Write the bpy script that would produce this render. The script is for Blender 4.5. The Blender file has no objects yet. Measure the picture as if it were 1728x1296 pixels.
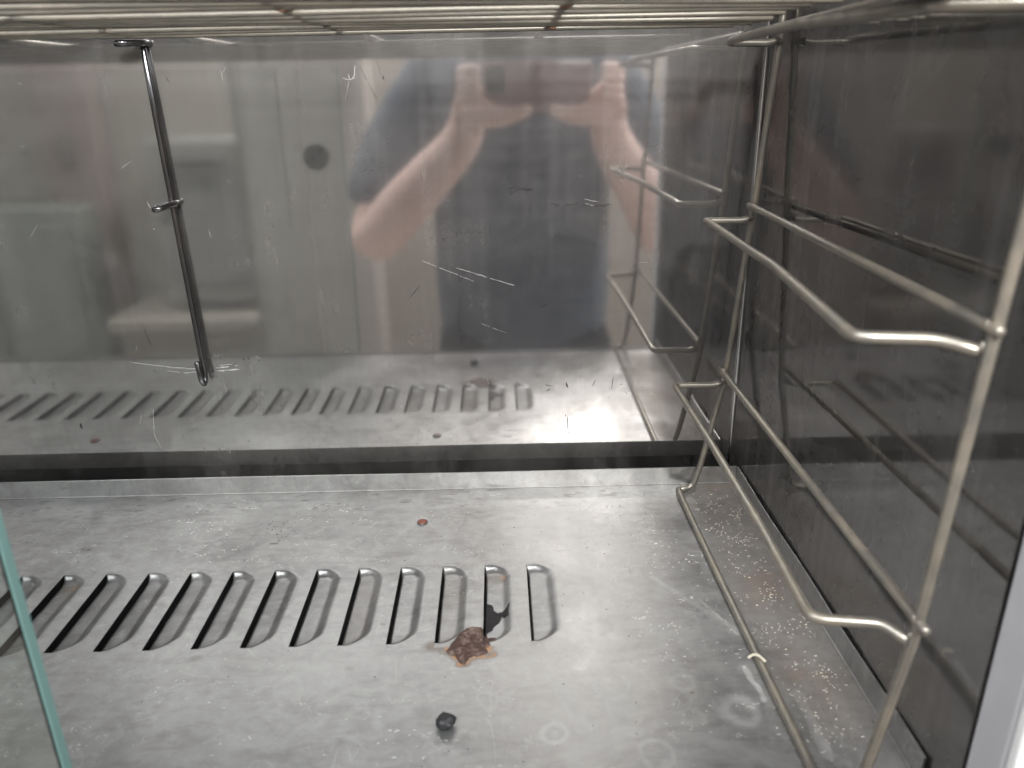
import bpy, bmesh, math, random
import numpy as np
from mathutils import Vector, Matrix

random.seed(7); rng = np.random.default_rng(11)
S = bpy.context.scene
C = S.collection

# ------------------------------------------------------------------ camera, world, lamps, exposure
cam_d = bpy.data.cameras.new('camera'); cam = bpy.data.objects.new('camera', cam_d); C.objects.link(cam)
FW = Vector((0.01377136, 0.93549785, -0.35306392)); RT = Vector((0.99969347, -0.02014712, -0.01438962)); UP = Vector((0.02057468, 0.35275753, 0.93548854))
cam.matrix_world = Matrix(((RT.x, UP.x, -FW.x, 0.0), (RT.y, UP.y, -FW.y, 0.0), (RT.z, UP.z, -FW.z, 0.32), (0, 0, 0, 1)))
cam_d.sensor_width = 36.0; cam_d.lens = 36.0 * 1315.0 / 1728.0
cam_d.clip_start = 0.004; cam_d.clip_end = 60
cam_d.dof.use_dof = True; cam_d.dof.focus_distance = 0.60; cam_d.dof.aperture_fstop = 7.5
S.camera = cam

w = bpy.data.worlds.new('World'); S.world = w; w.use_nodes = True
wb = w.node_tree.nodes['Background']; wb.inputs[0].default_value = (0.985, 0.988, 0.99, 1); wb.inputs[1].default_value = 0.82

def area(name, loc, target, sx, sy, power, col):
    d = bpy.data.lights.new(name, 'AREA'); d.shape = 'RECTANGLE'; d.size = sx; d.size_y = sy; d.energy = power; d.color = col
    o = bpy.data.objects.new(name, d); C.objects.link(o); o.location = loc
    o.rotation_euler = (Vector(target) - Vector(loc)).to_track_quat('-Z', 'Y').to_euler()
    return o
area('ceiling_lamp', (0.30, -1.40, 1.62), (0.05, 0.2, 0.1), 0.42, 0.42, 92, (1.0, 0.98, 0.95))
area('ceiling_lamp', (-0.90, -0.75, 1.62), (-0.5, -0.3, 0.0), 1.6, 0.80, 45, (0.96, 0.98, 1.0))
area('right_lamp', (1.45, -0.55, 1.05), (0.0, 0.3, 0.1), 0.7, 0.7, 32, (0.93, 0.97, 1.0))  # unseen area lamp high on the right, no window modelled

S.view_settings.view_transform = 'Standard'; S.view_settings.look = 'None'
S.view_settings.exposure = 0.14; S.view_settings.gamma = 1.0
S.render.engine = 'CYCLES'
S.cycles.max_bounces = 6; S.cycles.glossy_bounces = 5; S.cycles.transmission_bounces = 10; S.cycles.use_denoising = True; S.cycles.use_adaptive_sampling = True; S.cycles.adaptive_threshold = 0.035
S.cycles.caustics_reflective = True; S.cycles.sample_clamp_indirect = 6.0

# ------------------------------------------------------------------ measured layout (metres; z = 0 is the tray)
WY = 0.6234          # inner face of the back panel
WX = 0.2027          # inner face of the right side panel
TBY, TRX, TFY, TLX = 0.5955, 0.2010, 0.2840, -0.66    # tray back, right, front, left
FH = 0.0153          # flange height
LX0, LSP, LYB, LYF = 0.01533, 0.03004, 0.47914, 0.39596   # rightmost louver slit, spacing, back and front end
NL = 21
LW = 0.0220          # louver width

# ------------------------------------------------------------------ helpers
def link(o, parent=None):
    C.objects.link(o)
    if parent: o.parent = parent
    return o
def tag(o, label=None, cat=None, group=None, kind=None):
    if label: o['label'] = label
    if cat: o['category'] = cat
    if group: o['group'] = group
    if kind: o['kind'] = kind
    return o
def thing(name, label, cat, loc=(0, 0, 0), group=None):
    o = bpy.data.objects.new(name, None); o.empty_display_size = 0.02; C.objects.link(o); o.location = loc
    return tag(o, label, cat, group)
def mesh(name, verts, faces, mat, parent=None, smooth=False):
    me = bpy.data.meshes.new(name); me.from_pydata([tuple(v) for v in verts], [], faces); me.update()
    if smooth:
        for f in me.polygons: f.use_smooth = True
    me.materials.append(mat)
    return link(bpy.data.objects.new(name, me), parent)
def from_bm(name, bm, mat, parent=None, smooth=False):
    me = bpy.data.meshes.new(name); bm.to_mesh(me); bm.free()
    if smooth:
        for f in me.polygons: f.use_smooth = True
    me.materials.append(mat)
    return link(bpy.data.objects.new(name, me), parent)
def box(name, lo, hi, mat, parent=None, bev=0.0, seg=2):
    bm = bmesh.new()
    bmesh.ops.create_cube(bm, size=1.0)
    for v in bm.verts:
        v.co = Vector(((lo[0] + hi[0]) / 2 + v.co.x * (hi[0] - lo[0]), (lo[1] + hi[1]) / 2 + v.co.y * (hi[1] - lo[1]), (lo[2] + hi[2]) / 2 + v.co.z * (hi[2] - lo[2])))
    if bev: bmesh.ops.bevel(bm, geom=bm.edges[:] , offset=bev, segments=seg, affect='EDGES', profile=0.5)
    return from_bm(name, bm, mat, parent, smooth=False)
def fillet(pts, rad, n=6):
    pts = [Vector(q) for q in pts]; out = [pts[0]]
    for i in range(1, len(pts) - 1):
        a, b, c = pts[i - 1], pts[i], pts[i + 1]
        d1 = (a - b); d2 = (c - b); l1, l2 = d1.length, d2.length; d1.normalize(); d2.normalize()
        t = min(rad, l1 * 0.49, l2 * 0.49)
        p0 = b + d1 * t; p1 = b + d2 * t
        for k in range(n + 1):
            s = k / n; out.append(p0 * (1 - s) ** 2 + b * 2 * s * (1 - s) + p1 * s * s)
    out.append(pts[-1]); return out
def tube_data(pts, r, seg=14, wob=0.0):
    pts = [Vector(q) for q in pts]; n = len(pts); vs, fs = [], []
    T = []
    for i in range(n):
        t = (pts[min(i + 1, n - 1)] - pts[max(i - 1, 0)]); t.normalize(); T.append(t)
    ref = Vector((0, 0, 1)) if abs(T[0].z) < 0.9 else Vector((1, 0, 0))
    N = (ref - T[0] * ref.dot(T[0])).normalized()
    for i in range(n):
        if i: N = (N - T[i] * N.dot(T[i])).normalized()
        B = T[i].cross(N)
        for k in range(seg):
            a = 2 * math.pi * k / seg
            rr = r * (1 + wob * math.sin(i * 1.7 + k))
            vs.append(pts[i] + (N * math.cos(a) + B * math.sin(a)) * rr)
    for i in range(n - 1):
        for k in range(seg):
            a = i * seg + k; b = i * seg + (k + 1) % seg
            fs.append((a, b, b + seg, a + seg))
    for end, sgn in ((0, -1), (n - 1, 1)):          # rounded ends
        base = end * seg; ring = len(vs)
        for k in range(seg):
            vs.append(pts[end] + (vs[base + k] - pts[end]) * 0.62 + T[end] * sgn * r * 0.45)
        c = len(vs); vs.append(pts[end] + T[end] * sgn * r * 0.6)
        for k in range(seg):
            k2 = (k + 1) % seg
            if sgn > 0: fs.append((base + k, base + k2, ring + k2, ring + k)); fs.append((ring + k, ring + k2, c))
            else: fs.append((base + k2, base + k, ring + k, ring + k2)); fs.append((ring + k2, ring + k, c))
    return vs, fs
def tube(name, pts, r, mat, parent=None, rad=0.0, seg=14):
    if rad: pts = fillet(pts, rad)
    vs, fs = tube_data(pts, r, seg)
    return mesh(name, vs, fs, mat, parent, smooth=True)
def lump_data(c, r, sub=2, sq=(1, 1, 1), rough=0.25, seed=0):
    bm = bmesh.new(); bmesh.ops.create_icosphere(bm, subdivisions=sub, radius=1.0)
    rr = random.Random(seed); ph = [rr.uniform(0, 6.28) for _ in range(9)]
    for v in bm.verts:
        n = v.co.copy()
        k = 1 + rough * (math.sin(3 * n.x + ph[0]) * math.sin(4 * n.y + ph[1]) + 0.6 * math.sin(7 * n.z + ph[2] + 3 * n.x) + 0.4 * math.sin(11 * n.y + 9 * n.x + ph[3]))
        v.co = Vector((c[0] + n.x * k * r * sq[0], c[1] + n.y * k * r * sq[1], c[2] + n.z * k * r * sq[2]))
    vs = [v.co.copy() for v in bm.verts]; bm.verts.index_update(); fs = [tuple(v.index for v in f.verts) for f in bm.faces]; bm.free()
    return vs, fs
class Acc:
    def __init__(s): s.v, s.f = [], []
    def add(s, vf):
        o = len(s.v); s.v += list(vf[0]); s.f += [tuple(i + o for i in f) for f in vf[1]]
    def build(s, name, mat, parent=None, smooth=True): return mesh(name, s.v, s.f, mat, parent, smooth)

# value noise on arrays, for painted stains
def vnoise(x, y, scale, seed):
    r = np.random.default_rng(seed); g = r.random((64, 64))
    u = x * scale + 1000.3; v = y * scale + 1000.7
    iu = np.floor(u).astype(int); iv = np.floor(v).astype(int); fu = u - iu; fv = v - iv
    fu = fu * fu * (3 - 2 * fu); fv = fv * fv * (3 - 2 * fv)
    a = g[iu % 64, iv % 64]; b = g[(iu + 1) % 64, iv % 64]; c = g[iu % 64, (iv + 1) % 64]; d = g[(iu + 1) % 64, (iv + 1) % 64]
    return (a * (1 - fu) + b * fu) * (1 - fv) + (c * (1 - fu) + d * fu) * fv
def fbm(x, y, scale, seed, o=4):
    s = 0; a = 0.5; t = 0
    for k in range(o):
        s = s + a * vnoise(x, y, scale * 2 ** k, seed + k * 17); t += a; a *= 0.5
    return s / t
def sstep(a, b, x):
    t = np.clip((x - a) / (b - a), 0, 1); return t * t * (3 - 2 * t)

# ------------------------------------------------------------------ materials
class NT:
    def __init__(s, name):
        s.m = bpy.data.materials.new(name); s.m.use_nodes = True; s.t = s.m.node_tree; s.t.nodes.clear()
        s.out = s.t.nodes.new('ShaderNodeOutputMaterial')
    def n(s, typ, **kw):
        nd = s.t.nodes.new(typ)
        for k, v in kw.items():
            if k.startswith('i_'): nd.inputs[k[2:].replace('__', ' ')].default_value = v
            else: setattr(nd, k, v)
        return nd
    def l(s, a, b): s.t.links.new(a, b)
    def pos(s, scale=(1, 1, 1)):
        g = s.n('ShaderNodeNewGeometry'); m = s.n('ShaderNodeMapping'); m.inputs['Scale'].default_value = scale
        s.l(g.outputs['Position'], m.inputs['Vector']); return m.outputs[0]
    def noise(s, vec, scale, detail=4, rough=0.55, dist=0.0):
        n = s.n('ShaderNodeTexNoise'); n.inputs['Scale'].default_value = scale; n.inputs['Detail'].default_value = detail
        n.inputs['Roughness'].default_value = rough; n.inputs['Distortion'].default_value = dist; s.l(vec, n.inputs['Vector']); return n.outputs['Fac']
    def ramp(s, fac, stops):
        r = s.n('ShaderNodeValToRGB'); el = r.color_ramp.elements
        while len(el) > 1: el.remove(el[-1])
        for i, (p, c) in enumerate(stops):
            e = el[0] if i == 0 else el.new(p)
            e.position = p; e.color = (c, c, c, 1) if not hasattr(c, '__len__') else (*c, 1)
        s.l(fac, r.inputs[0]); return r.outputs[0]
    def math(s, op, a, b=None, clamp=False):
        m = s.n('ShaderNodeMath', operation=op); m.use_clamp = clamp
        for i, v in enumerate((a, b)):
            if v is None: continue
            if isinstance(v, (int, float)): m.inputs[i].default_value = v
            else: s.l(v, m.inputs[i])
        return m.outputs[0]
    def mix(s, fac, a, b):
        m = s.n('ShaderNodeMix', data_type='RGBA')
        for sock, v in ((m.inputs['Factor'], fac), (m.inputs['A'], a), (m.inputs['B'], b)):
            if isinstance(v, (int, float)): sock.default_value = v
            elif isinstance(v, tuple): sock.default_value = (*v, 1)
            else: s.l(v, sock)
        return m.outputs['Result']
    def bump(s, h, strength, dist, normal=None):
        b = s.n('ShaderNodeBump'); b.inputs['Strength'].default_value = strength; b.inputs['Distance'].default_value = dist
        s.l(h, b.inputs['Height'])
        if normal: s.l(normal, b.inputs['Normal'])
        return b.outputs[0]
    def pbr(s, base, rough, metal=0.0, normal=None, **kw):
        b = s.n('ShaderNodeBsdfPrincipled')
        for k, v in (('Base Color', base), ('Roughness', rough), ('Metallic', metal)):
            if isinstance(v, (int, float)): b.inputs[k].default_value = v
            elif isinstance(v, tuple): b.inputs[k].default_value = (*v, 1)
            else: s.l(v, b.inputs[k])
        if normal: s.l(normal, b.inputs['Normal'])
        for k, v in kw.items(): b.inputs[k.replace('_', ' ')].default_value = v
        return b.outputs[0]
    def done(s, sh): s.l(sh, s.out.inputs[0]); return s.m

def simple(name, col, rough=0.5, metal=0.0, var=0.15, scale=60, **kw):
    t = NT(name); v = t.pos(); nf = t.noise(v, scale, 4)
    c = t.mix(nf, tuple(x * (1 - var) for x in col), tuple(min(1, x * (1 + var)) for x in col))
    r = t.math('ADD', t.math('MULTIPLY', nf, 0.15), max(0.0, rough - 0.07))
    return t.done(t.pbr(c, r, metal, **kw))

def panel_steel(name, grain_axis, sharp, haze, tint=(0.60, 0.585, 0.575), dirt=0.5, grn=0.14):
    """thin brushed sheet: a mirror lobe under a hazy worn film"""
    t = NT(name); p = t.pos()
    sc = (1.5, 40, 120) if grain_axis == 'x' else (40, 1.5, 120)
    gr = t.noise(t.pos(sc), 3.0, 1, 0.6)
    n1 = t.bump(t.noise(p, 4.0, 0, 0.4), 0.05, 0.006)
    mott = t.noise(p, 12, 5, 0.70, 0.6)
    drip = t.noise(t.pos((55, 55, 2.2)), 1.0, 2, 0.6)
    film = t.math('ADD', t.math('MULTIPLY', t.ramp(mott, [(0.35, 0.0), (0.7, 1.0)]), 0.20 * dirt), t.math('MULTIPLY', t.ramp(drip, [(0.50, 0.0), (0.80, 1.0)]), 0.15 * dirt))
    col = t.mix(t.math('MULTIPLY', t.math('ADD', gr, mott), 0.5), tint, tuple(x * f for x, f in zip(tint, (0.86, 0.84, 0.81))))
    grain = t.noise(t.pos((420, 420, 9)), 1.0, 2, 0.6)
    col = t.mix(t.math('MULTIPLY', t.ramp(grain, [(0.3, 0.0), (0.7, 1.0)]), grn), col, tuple(x * 0.55 for x in tint))
    g1 = t.n('ShaderNodeBsdfAnisotropic'); g2 = t.n('ShaderNodeBsdfAnisotropic'); d = t.n('ShaderNodeBsdfDiffuse')
    t.l(col, g1.inputs['Color']); t.l(t.math('ADD', sharp, t.math('MULTIPLY', gr, 0.03)), g1.inputs['Roughness']); t.l(n1, g1.inputs['Normal'])
    t.l(col, g2.inputs['Color']); g2.inputs['Roughness'].default_value = 0.45
    d.inputs['Color'].default_value = (0.31, 0.305, 0.30, 1)
    m1 = t.n('ShaderNodeMixShader'); t.l(t.math('ADD', haze, film), m1.inputs[0]); t.l(g1.outputs[0], m1.inputs[1]); t.l(g2.outputs[0], m1.inputs[2])
    m2 = t.n('ShaderNodeMixShader'); t.l(t.math('MULTIPLY', film, 0.9), m2.inputs[0]); t.l(m1.outputs[0], m2.inputs[1]); t.l(d.outputs[0], m2.inputs[2])
    return t.done(m2.outputs[0])

M = {}
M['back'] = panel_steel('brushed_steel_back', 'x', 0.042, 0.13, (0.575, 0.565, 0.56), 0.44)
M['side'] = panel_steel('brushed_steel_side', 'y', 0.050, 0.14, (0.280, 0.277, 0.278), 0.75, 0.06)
M['steel_dark'] = simple('dull_steel', (0.30, 0.29, 0.28), 0.45, 1.0)
M['cavity'] = simple('cavity_shade_black', (0.012, 0.012, 0.014), 0.7)  # near-black: the unlit space under the tray, its shade put into the colour
M['corner'] = simple('bright_steel_fold', (0.80, 0.79, 0.77), 0.16, 1.0, 0.06)
M['alu'] = simple('anodised_frame', (0.58, 0.585, 0.61), 0.42, 0.4, 0.06)
M['white_paint'] = simple('white_enamel', (0.80, 0.80, 0.80), 0.35, 0.0, 0.03)
M['rail'] = simple('dark_front_rail', (0.022, 0.022, 0.024), 0.6, 0.0, 0.08)  # near-black: shade on the rail's unlit inner face put into its colour
M['roof'] = simple('unlit_roof_dark', (0.05, 0.045, 0.04), 0.7)  # the roof is only unlit; its shade is put into this dark colour

def tray_mat():
    t = NT('worn_tray_sheet'); p = t.pos()
    att = t.n('ShaderNodeAttribute'); att.attribute_name = 'paint'
    sp = t.n('ShaderNodeSeparateColor'); t.l(att.outputs['Color'], sp.inputs[0])
    pale_a, brown_a, dark_a = sp.outputs[0], sp.outputs[1], sp.outputs[2]
    big = t.noise(p, 11, 4, 0.6, 0.6)
    fine = t.noise(p, 150, 3, 0.65)
    base = t.mix(t.ramp(big, [(0.3, 0.0), (0.7, 1.0)]), (0.205, 0.205, 0.205), (0.33, 0.332, 0.334))
    med = t.noise(p, 46, 5, 0.68, 1.2); smear = t.noise(t.pos((30, 110, 1)), 1.0, 4, 0.65, 0.5)
    base = t.mix(t.math('MULTIPLY', t.ramp(med, [(0.38, 0.0), (0.64, 1.0)]), 0.55), base, (0.41, 0.41, 0.405))
    base = t.mix(t.math('MULTIPLY', t.ramp(smear, [(0.48, 0.0), (0.70, 1.0)]), 0.50), base, (0.16, 0.155, 0.15))
    base = t.mix(t.math('MULTIPLY', t.ramp(fine, [(0.4, 0.0), (0.75, 1.0)]), 0.25), base, (0.45, 0.45, 0.44))
    # dried-water outlines: isolines of two distorted noise fields
    def iso(scale, seed_off, wdt, dist):
        m = t.n('ShaderNodeMapping'); m.inputs['Location'].default_value = (seed_off, seed_off * 1.7, 0); t.l(p, m.inputs['Vector'])
        f = t.noise(m.outputs[0], scale, 2, 0.5, dist)
        d = t.math('ABSOLUTE', t.math('SUBTRACT', f, 0.53))
        line = t.math('SUBTRACT', 1.0, t.math('DIVIDE', d, wdt), clamp=True)
        br = t.noise(m.outputs[0], scale * 1.7, 0)
        return t.math('MULTIPLY', line, t.ramp(br, [(0.46, 0.0), (0.60, 1.0)]))
    lines = t.math('MAXIMUM', t.math('MAXIMUM', iso(26, 0.0, 0.012, 0.7), iso(48, 3.3, 0.014, 1.2)), t.math('MULTIPLY', iso(15, 8.1, 0.010, 1.5), 0.8))
    cloud = t.ramp(t.noise(p, 18, 4, 0.7, 1.0), [(0.48, 0.0), (0.72, 1.0)])
    pale = t.math('MAXIMUM', t.math('MAXIMUM', t.math('MULTIPLY', lines, 0.30), t.math('MULTIPLY', cloud, 0.22)), pale_a)
    rough = t.math('ADD', t.math('ADD', 0.14, t.math('ADD', t.math('MULTIPLY', big, 0.24), t.math('MULTIPLY', med, 0.18))), t.math('MULTIPLY', pale, 0.25))
    nrm = t.bump(t.noise(p, 7, 1, 0.5), 0.15, 0.006)
    nrm = t.bump(fine, 0.22, 0.0004, nrm)
    fp = t.math('MULTIPLY', pale, 0.72, clamp=True); fb = t.math('MULTIPLY', brown_a, 0.9, clamp=True); fd = t.math('MULTIPLY', dark_a, 0.95, clamp=True)
    c = t.mix(0.12, base, (0.36, 0.35, 0.34))
    c = t.mix(fp, c, t.mix(fine, (0.56, 0.57, 0.57), (0.74, 0.74, 0.73)))
    c = t.mix(fb, c, t.mix(t.ramp(brown_a, [(0.72, 0.0), (0.92, 1.0)]), t.mix(fine, (0.075, 0.053, 0.036), (0.13, 0.097, 0.07)), t.mix(fine, (0.26, 0.12, 0.045), (0.40, 0.22, 0.09))))
    c = t.mix(fd, c, (0.035, 0.03, 0.028))
    mt = t.math('MULTIPLY', 0.78, t.math('SUBTRACT', 1.0, t.math('MAXIMUM', t.math('MAXIMUM', fp, fb), fd)))
    return t.done(t.pbr(c, rough, mt, nrm))
M['tray'] = tray_mat()

def wire_mat(name, col, rough, rust, mtl=1.0):
    t = NT(name); p = t.pos()
    f = t.noise(p, 130, 5, 0.65); g = t.noise(p, 40, 4, 0.6)
    base = t.mix(t.ramp(f, [(0.35, 0.0), (0.7, 1.0)]), tuple(x * 0.82 for x in col), col)
    film = t.ramp(g, [(0.42, 0.0), (0.62, 1.0)])
    spots = t.ramp(t.noise(p, 420, 2, 0.5), [(0.68, 0.0), (0.73, 1.0)])
    rs = t.math('MULTIPLY', t.math('MAXIMUM', t.math('MULTIPLY', film, 0.35), spots), rust)
    metal = t.pbr(base, rough, mtl, t.bump(f, 0.15, 0.0004))
    film_s = t.pbr(t.mix(f, (0.16, 0.12, 0.085), (0.30, 0.26, 0.20)), 0.55)
    m = t.n('ShaderNodeMixShader'); t.l(rs, m.inputs[0]); t.l(metal, m.inputs[1]); t.l(film_s, m.inputs[2])
    return t.done(m.outputs[0])
M['wire'] = wire_mat('rack_wire', (0.29, 0.275, 0.243), 0.36, 1.0, 0.75)
M['shelf_wire'] = wire_mat('shelf_wire', (0.195, 0.183, 0.155), 0.40, 0.75, 0.5)
M['hook'] = wire_mat('dark_hook_wire', (0.20, 0.20, 0.21), 0.20, 0.15)
M['weld'] = simple('rusty_weld', (0.17, 0.085, 0.05), 0.65, 0.0, 0.5, 300)

t = NT('float_glass')
gl = t.pbr((0.90, 0.955, 0.94), 0.02, 0.0, None, Transmission_Weight=1.0, IOR=1.5)
M['glass'] = t.done(gl)
M['glass_edge'] = simple('ground_glass_edge', (0.125, 0.225, 0.21), 0.45, 0.0, 0.12, 40)

t = NT('burnt_residue'); p = t.pos()
f = t.noise(p, 420, 5, 0.65, 0.8)
c = t.mix(t.math('MULTIPLY', t.ramp(t.noise(p, 210, 3, 0.5, 1.0), [(0.50, 0.0), (0.66, 1.0)]), 0.65), (0.065, 0.034, 0.027), (0.25, 0.18, 0.15))
c = t.mix(t.ramp(f, [(0.5, 0.0), (0.7, 1.0)]), c, (0.05, 0.028, 0.022))
M['crust'] = t.done(t.pbr(c, 0.6, 0.0, t.bump(f, 0.7, 0.0008)))
M['char'] = simple('black_char_film', (0.011, 0.010, 0.011), 0.62, 0.0, 0.4, 500)
M['rust'] = simple('orange_rust', (0.34, 0.17, 0.075), 0.7, 0.0, 0.4, 500)
M['rivet'] = simple('rusty_red_cap', (0.17, 0.055, 0.04), 0.5, 0.0, 0.45, 500)
M['lens'] = simple('black_gloss', (0.01, 0.01, 0.012), 0.25)
M['rubber'] = simple('black_rubber', (0.022, 0.022, 0.024), 0.42, 0.0, 0.5, 600)
M['crumb'] = simple('dry_crumb', (0.52, 0.48, 0.39), 0.6, 0.0, 0.25, 900)
M['fleck'] = simple('pale_fleck', (0.74, 0.73, 0.70), 0.5, 0.0, 0.15, 900)  # small pale marks strewn over the tray
M['speck'] = simple('dark_speck', (0.04, 0.03, 0.025), 0.6, 0.0, 0.4, 900)
M['scratch'] = simple('bare_scratch', (0.62, 0.61, 0.60), 0.42, 0.45, 0.1, 500)
M['smudge'] = simple('dark_smudge', (0.05, 0.048, 0.05), 0.5, 0.0, 0.4, 700)

# ------------------------------------------------------------------ cabinet
cab = thing('warming_cabinet', 'stainless steel cabinet interior with mirror-like back and right side panels', 'cabinet', (0, 0, 0))
back = box('back_panel', (-0.72, WY, -0.075), (WX + 0.0005, WY + 0.0012, 0.62), M['back'], cab)
box('back_skin', (-0.72, WY + 0.004, -0.08), (WX + 0.03, WY + 0.03, 0.63), M['steel_dark'], cab)
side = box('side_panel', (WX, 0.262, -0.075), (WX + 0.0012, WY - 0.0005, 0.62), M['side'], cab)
box('side_skin', (WX + 0.004, 0.262, -0.08), (WX + 0.03, WY + 0.003, 0.63), M['steel_dark'], cab)
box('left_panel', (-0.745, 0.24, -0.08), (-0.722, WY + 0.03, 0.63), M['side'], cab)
box('roof_panel', (-0.72, 0.24, 0.632), (WX + 0.03, WY + 0.03, 0.655), M['roof'], cab)
box('base_pan', (-0.72, 0.225, -0.095), (WX + 0.03, WY + 0.03, -0.081), M['cavity'], cab)
# folded seam in the corner
tube('corner_seam', [(WX - 0.0012, WY - 0.0012, z) for z in np.linspace(-0.04, 0.60, 12)], 0.0013, M['corner'], cab, seg=10)
# front frame
box('front_post', (WX + 0.0002, 0.2405, -0.085), (WX + 0.036, 0.2605, 0.66), M['alu'], cab, 0.0012)
box('post_cover', (WX + 0.0006, 0.234, -0.085), (WX + 0.040, 0.2400, 0.66), M['white_paint'], cab, 0.0015)
box('front_rail', (-0.72, 0.262, 0.3555), (WX - 0.0005, 0.275, 0.402), M['rail'], cab, 0.002)
box('front_sill', (-0.72, 0.250, -0.080), (WX - 0.0005, 0.2785, -0.006), M['rail'], cab, 0.002)

# wear on the back panel: pale scrapes, drips, dark smudges as thin raised marks
def wall_pt(px, py, off=0.0003):
    d = FW + RT * ((px - 864) / 1315.0) - UP * ((py - 648) / 1315.0); k = (WY - off) / d.y
    return Vector((0, 0, 0.32)) + d * k
def strip(acc, pix, wmm, jit=0.0, seed=0, off=0.0003):
    rr = random.Random(seed); P = [wall_pt(a, b, off) for a, b in pix]
    pts = []
    for a, b in zip(P, P[1:]):
        n = max(2, int((b - a).length / 0.0025))
        for k in range(n): pts.append(a.lerp(b, k / n))
    pts.append(P[-1]); vs = []; fs = []
    for i, q in enumerate(pts):
        d = pts[min(i + 1, len(pts) - 1)] - pts[max(i - 1, 0)]; nn = Vector((-d.z, 0, d.x)).normalized()
        wd = wmm * 0.00036 * (0.35 + rr.random()) * (0.35 if i in (0, len(pts) - 1) else 1)
        o = nn * rr.uniform(-jit, jit) * 0.001
        vs += [q + o + nn * wd, q + o - nn * wd]
    for i in range(len(pts) - 1):
        if rr.random() < 0.06: continue
        fs.append((2 * i, 2 * i + 1, 2 * i + 3, 2 * i + 2))
    acc.add((vs, fs))
a = Acc()
for i, (pix, wd, jt) in enumerate([
    ([(220, 611), (255, 616), (300, 621), (340, 623)], 0.9, 0.3), ([(282, 626), (310, 629), (340, 628)], 0.8, 0.4),
    ([(365, 621), (402, 617)], 1.2, 0.3), ([(366, 626), (404, 623)], 1.4, 0.3), ([(368, 616), (392, 615)], 0.7, 0.4),
    ([(587, 125), (589, 133), (594, 134), (598, 126), (599, 110)], 1.0, 0.4), ([(578, 132), (592, 135), (600, 132)], 1.1, 0.5), ([(590, 136), (587, 147), (582, 172)], 0.7, 0.3),
    ([(372, 118), (376, 136)], 0.7, 0.2), ([(381, 112), (374, 126)], 0.5, 0.2),
    ([(712, 440), (800, 475)], 0.5, 0.2), ([(770, 452), (868, 482)], 0.7, 0.2), ([(812, 546), (856, 563)], 0.5, 0.2), 
    ([(258, 690), (261, 735), (272, 757)], 0.6, 0.2), ([(985, 336), (1010, 341)], 0.5, 0.3), ([(988, 343), (1004, 347)], 0.5, 0.3),
    ([(430, 600), (440, 606)], 0.4, 0.2), ([(248, 340), (254, 352)], 0.6, 0.2), ([(258, 385), (262, 388)], 1.0, 0.2), ([(352, 388), (356, 402)], 0.5, 0.2), ([(205, 284), (220, 273)], 0.4, 0.2)]):
    strip(a, pix, wd, jt, i)
rr = random.Random(5)
for i in range(22):
    x = rr.uniform(20, 1090); y = rr.uniform(110, 735); ang = rr.gauss(0.3, 0.6); ln = rr.uniform(3, 26)
    strip(a, [(x, y), (x + ln * math.cos(ang), y + ln * math.sin(ang))], rr.uniform(0.10, 0.25), 0.1, 100 + i)
o = a.build('scratches', M['scratch'], cab, False); o['kind'] = 'stuff'
a = Acc()
for i, (pix, wd, jt) in enumerate([
    ([(860, 323), (862, 328), (872, 319), (900, 320)], 1.1, 0.5), ([(858, 318), (880, 316)], 0.7, 0.5), ([(884, 322), (898, 321)], 0.9, 0.3),
    ([(926, 345), (946, 346)], 2.2, 0.7), ([(950, 347), (975, 344), (1000, 345)], 1.0, 0.6), ([(1000, 347), (1030, 346)], 1.3, 0.8), ([(992, 327), (994, 342)], 0.6, 0.2),
    ([(912, 519), (926, 513)], 2.2, 0.3), ([(774, 449), (773, 462), (776, 478)], 1.2, 0.6), ([(776, 498), (775, 560), (780, 580)], 1.0, 0.5), ([(772, 377), (770, 402)], 1.2, 0.4), ([(826, 372), (826, 398)], 0.9, 0.3),
    ([(618, 318), (624, 328)], 0.7, 0.2), ([(630, 316), (626, 324), (632, 328)], 0.6, 0.2), ([(606, 110), (637, 170)], 0.4, 0.2), ([(634, 95), (644, 130)], 0.5, 0.2), ([(646, 128), (647, 134)], 3.0, 0.3),
    ([(932, 408), (936, 398), (950, 394)], 0.6, 0.2), ([(240, 545), (250, 575), (257, 583)], 0.6, 0.1), ([(957, 702), (959, 733)], 0.7, 0.5),
    ([(686, 480), (708, 482)], 0.0, 0.0), ([(690, 505), (708, 482)], 0.5, 0.1), ([(135, 715), (138, 724)], 2.5, 0.2), ([(920, 650), (932, 652), (922, 660)], 0.8, 0.4), ([(955, 645), (958, 655)], 1.5, 0.6),
    ([(1200, 340), (1206, 341)], 1.5, 0.4), ([(1005, 640), (1000, 652)], 0.5, 0.1), ([(1036, 632), (1032, 655), (1034, 658)], 0.5, 0.1), ([(1056, 660), (1058, 667)], 0.7, 0.1), ([(280, 130), (286, 140)], 0.8, 0.2), ([(410, 606), (412, 608)], 2.0, 0.1)]):
    if wd: strip(a, pix, wd, jt, 300 + i, 0.0004)
for i in range(130):
    x = rr.uniform(10, 1095); y = rr.uniform(100, 740) if i % 2 else rr.uniform(600, 745); ln = rr.uniform(0.8, 3.0)
    strip(a, [(x, y), (x + ln * 0.4, y + ln)], rr.uniform(0.25, 0.8), 0.05, 600 + i, 0.0004)
o = a.build('smudges', M['smudge'], cab, False); o['kind'] = 'stuff'

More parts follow.
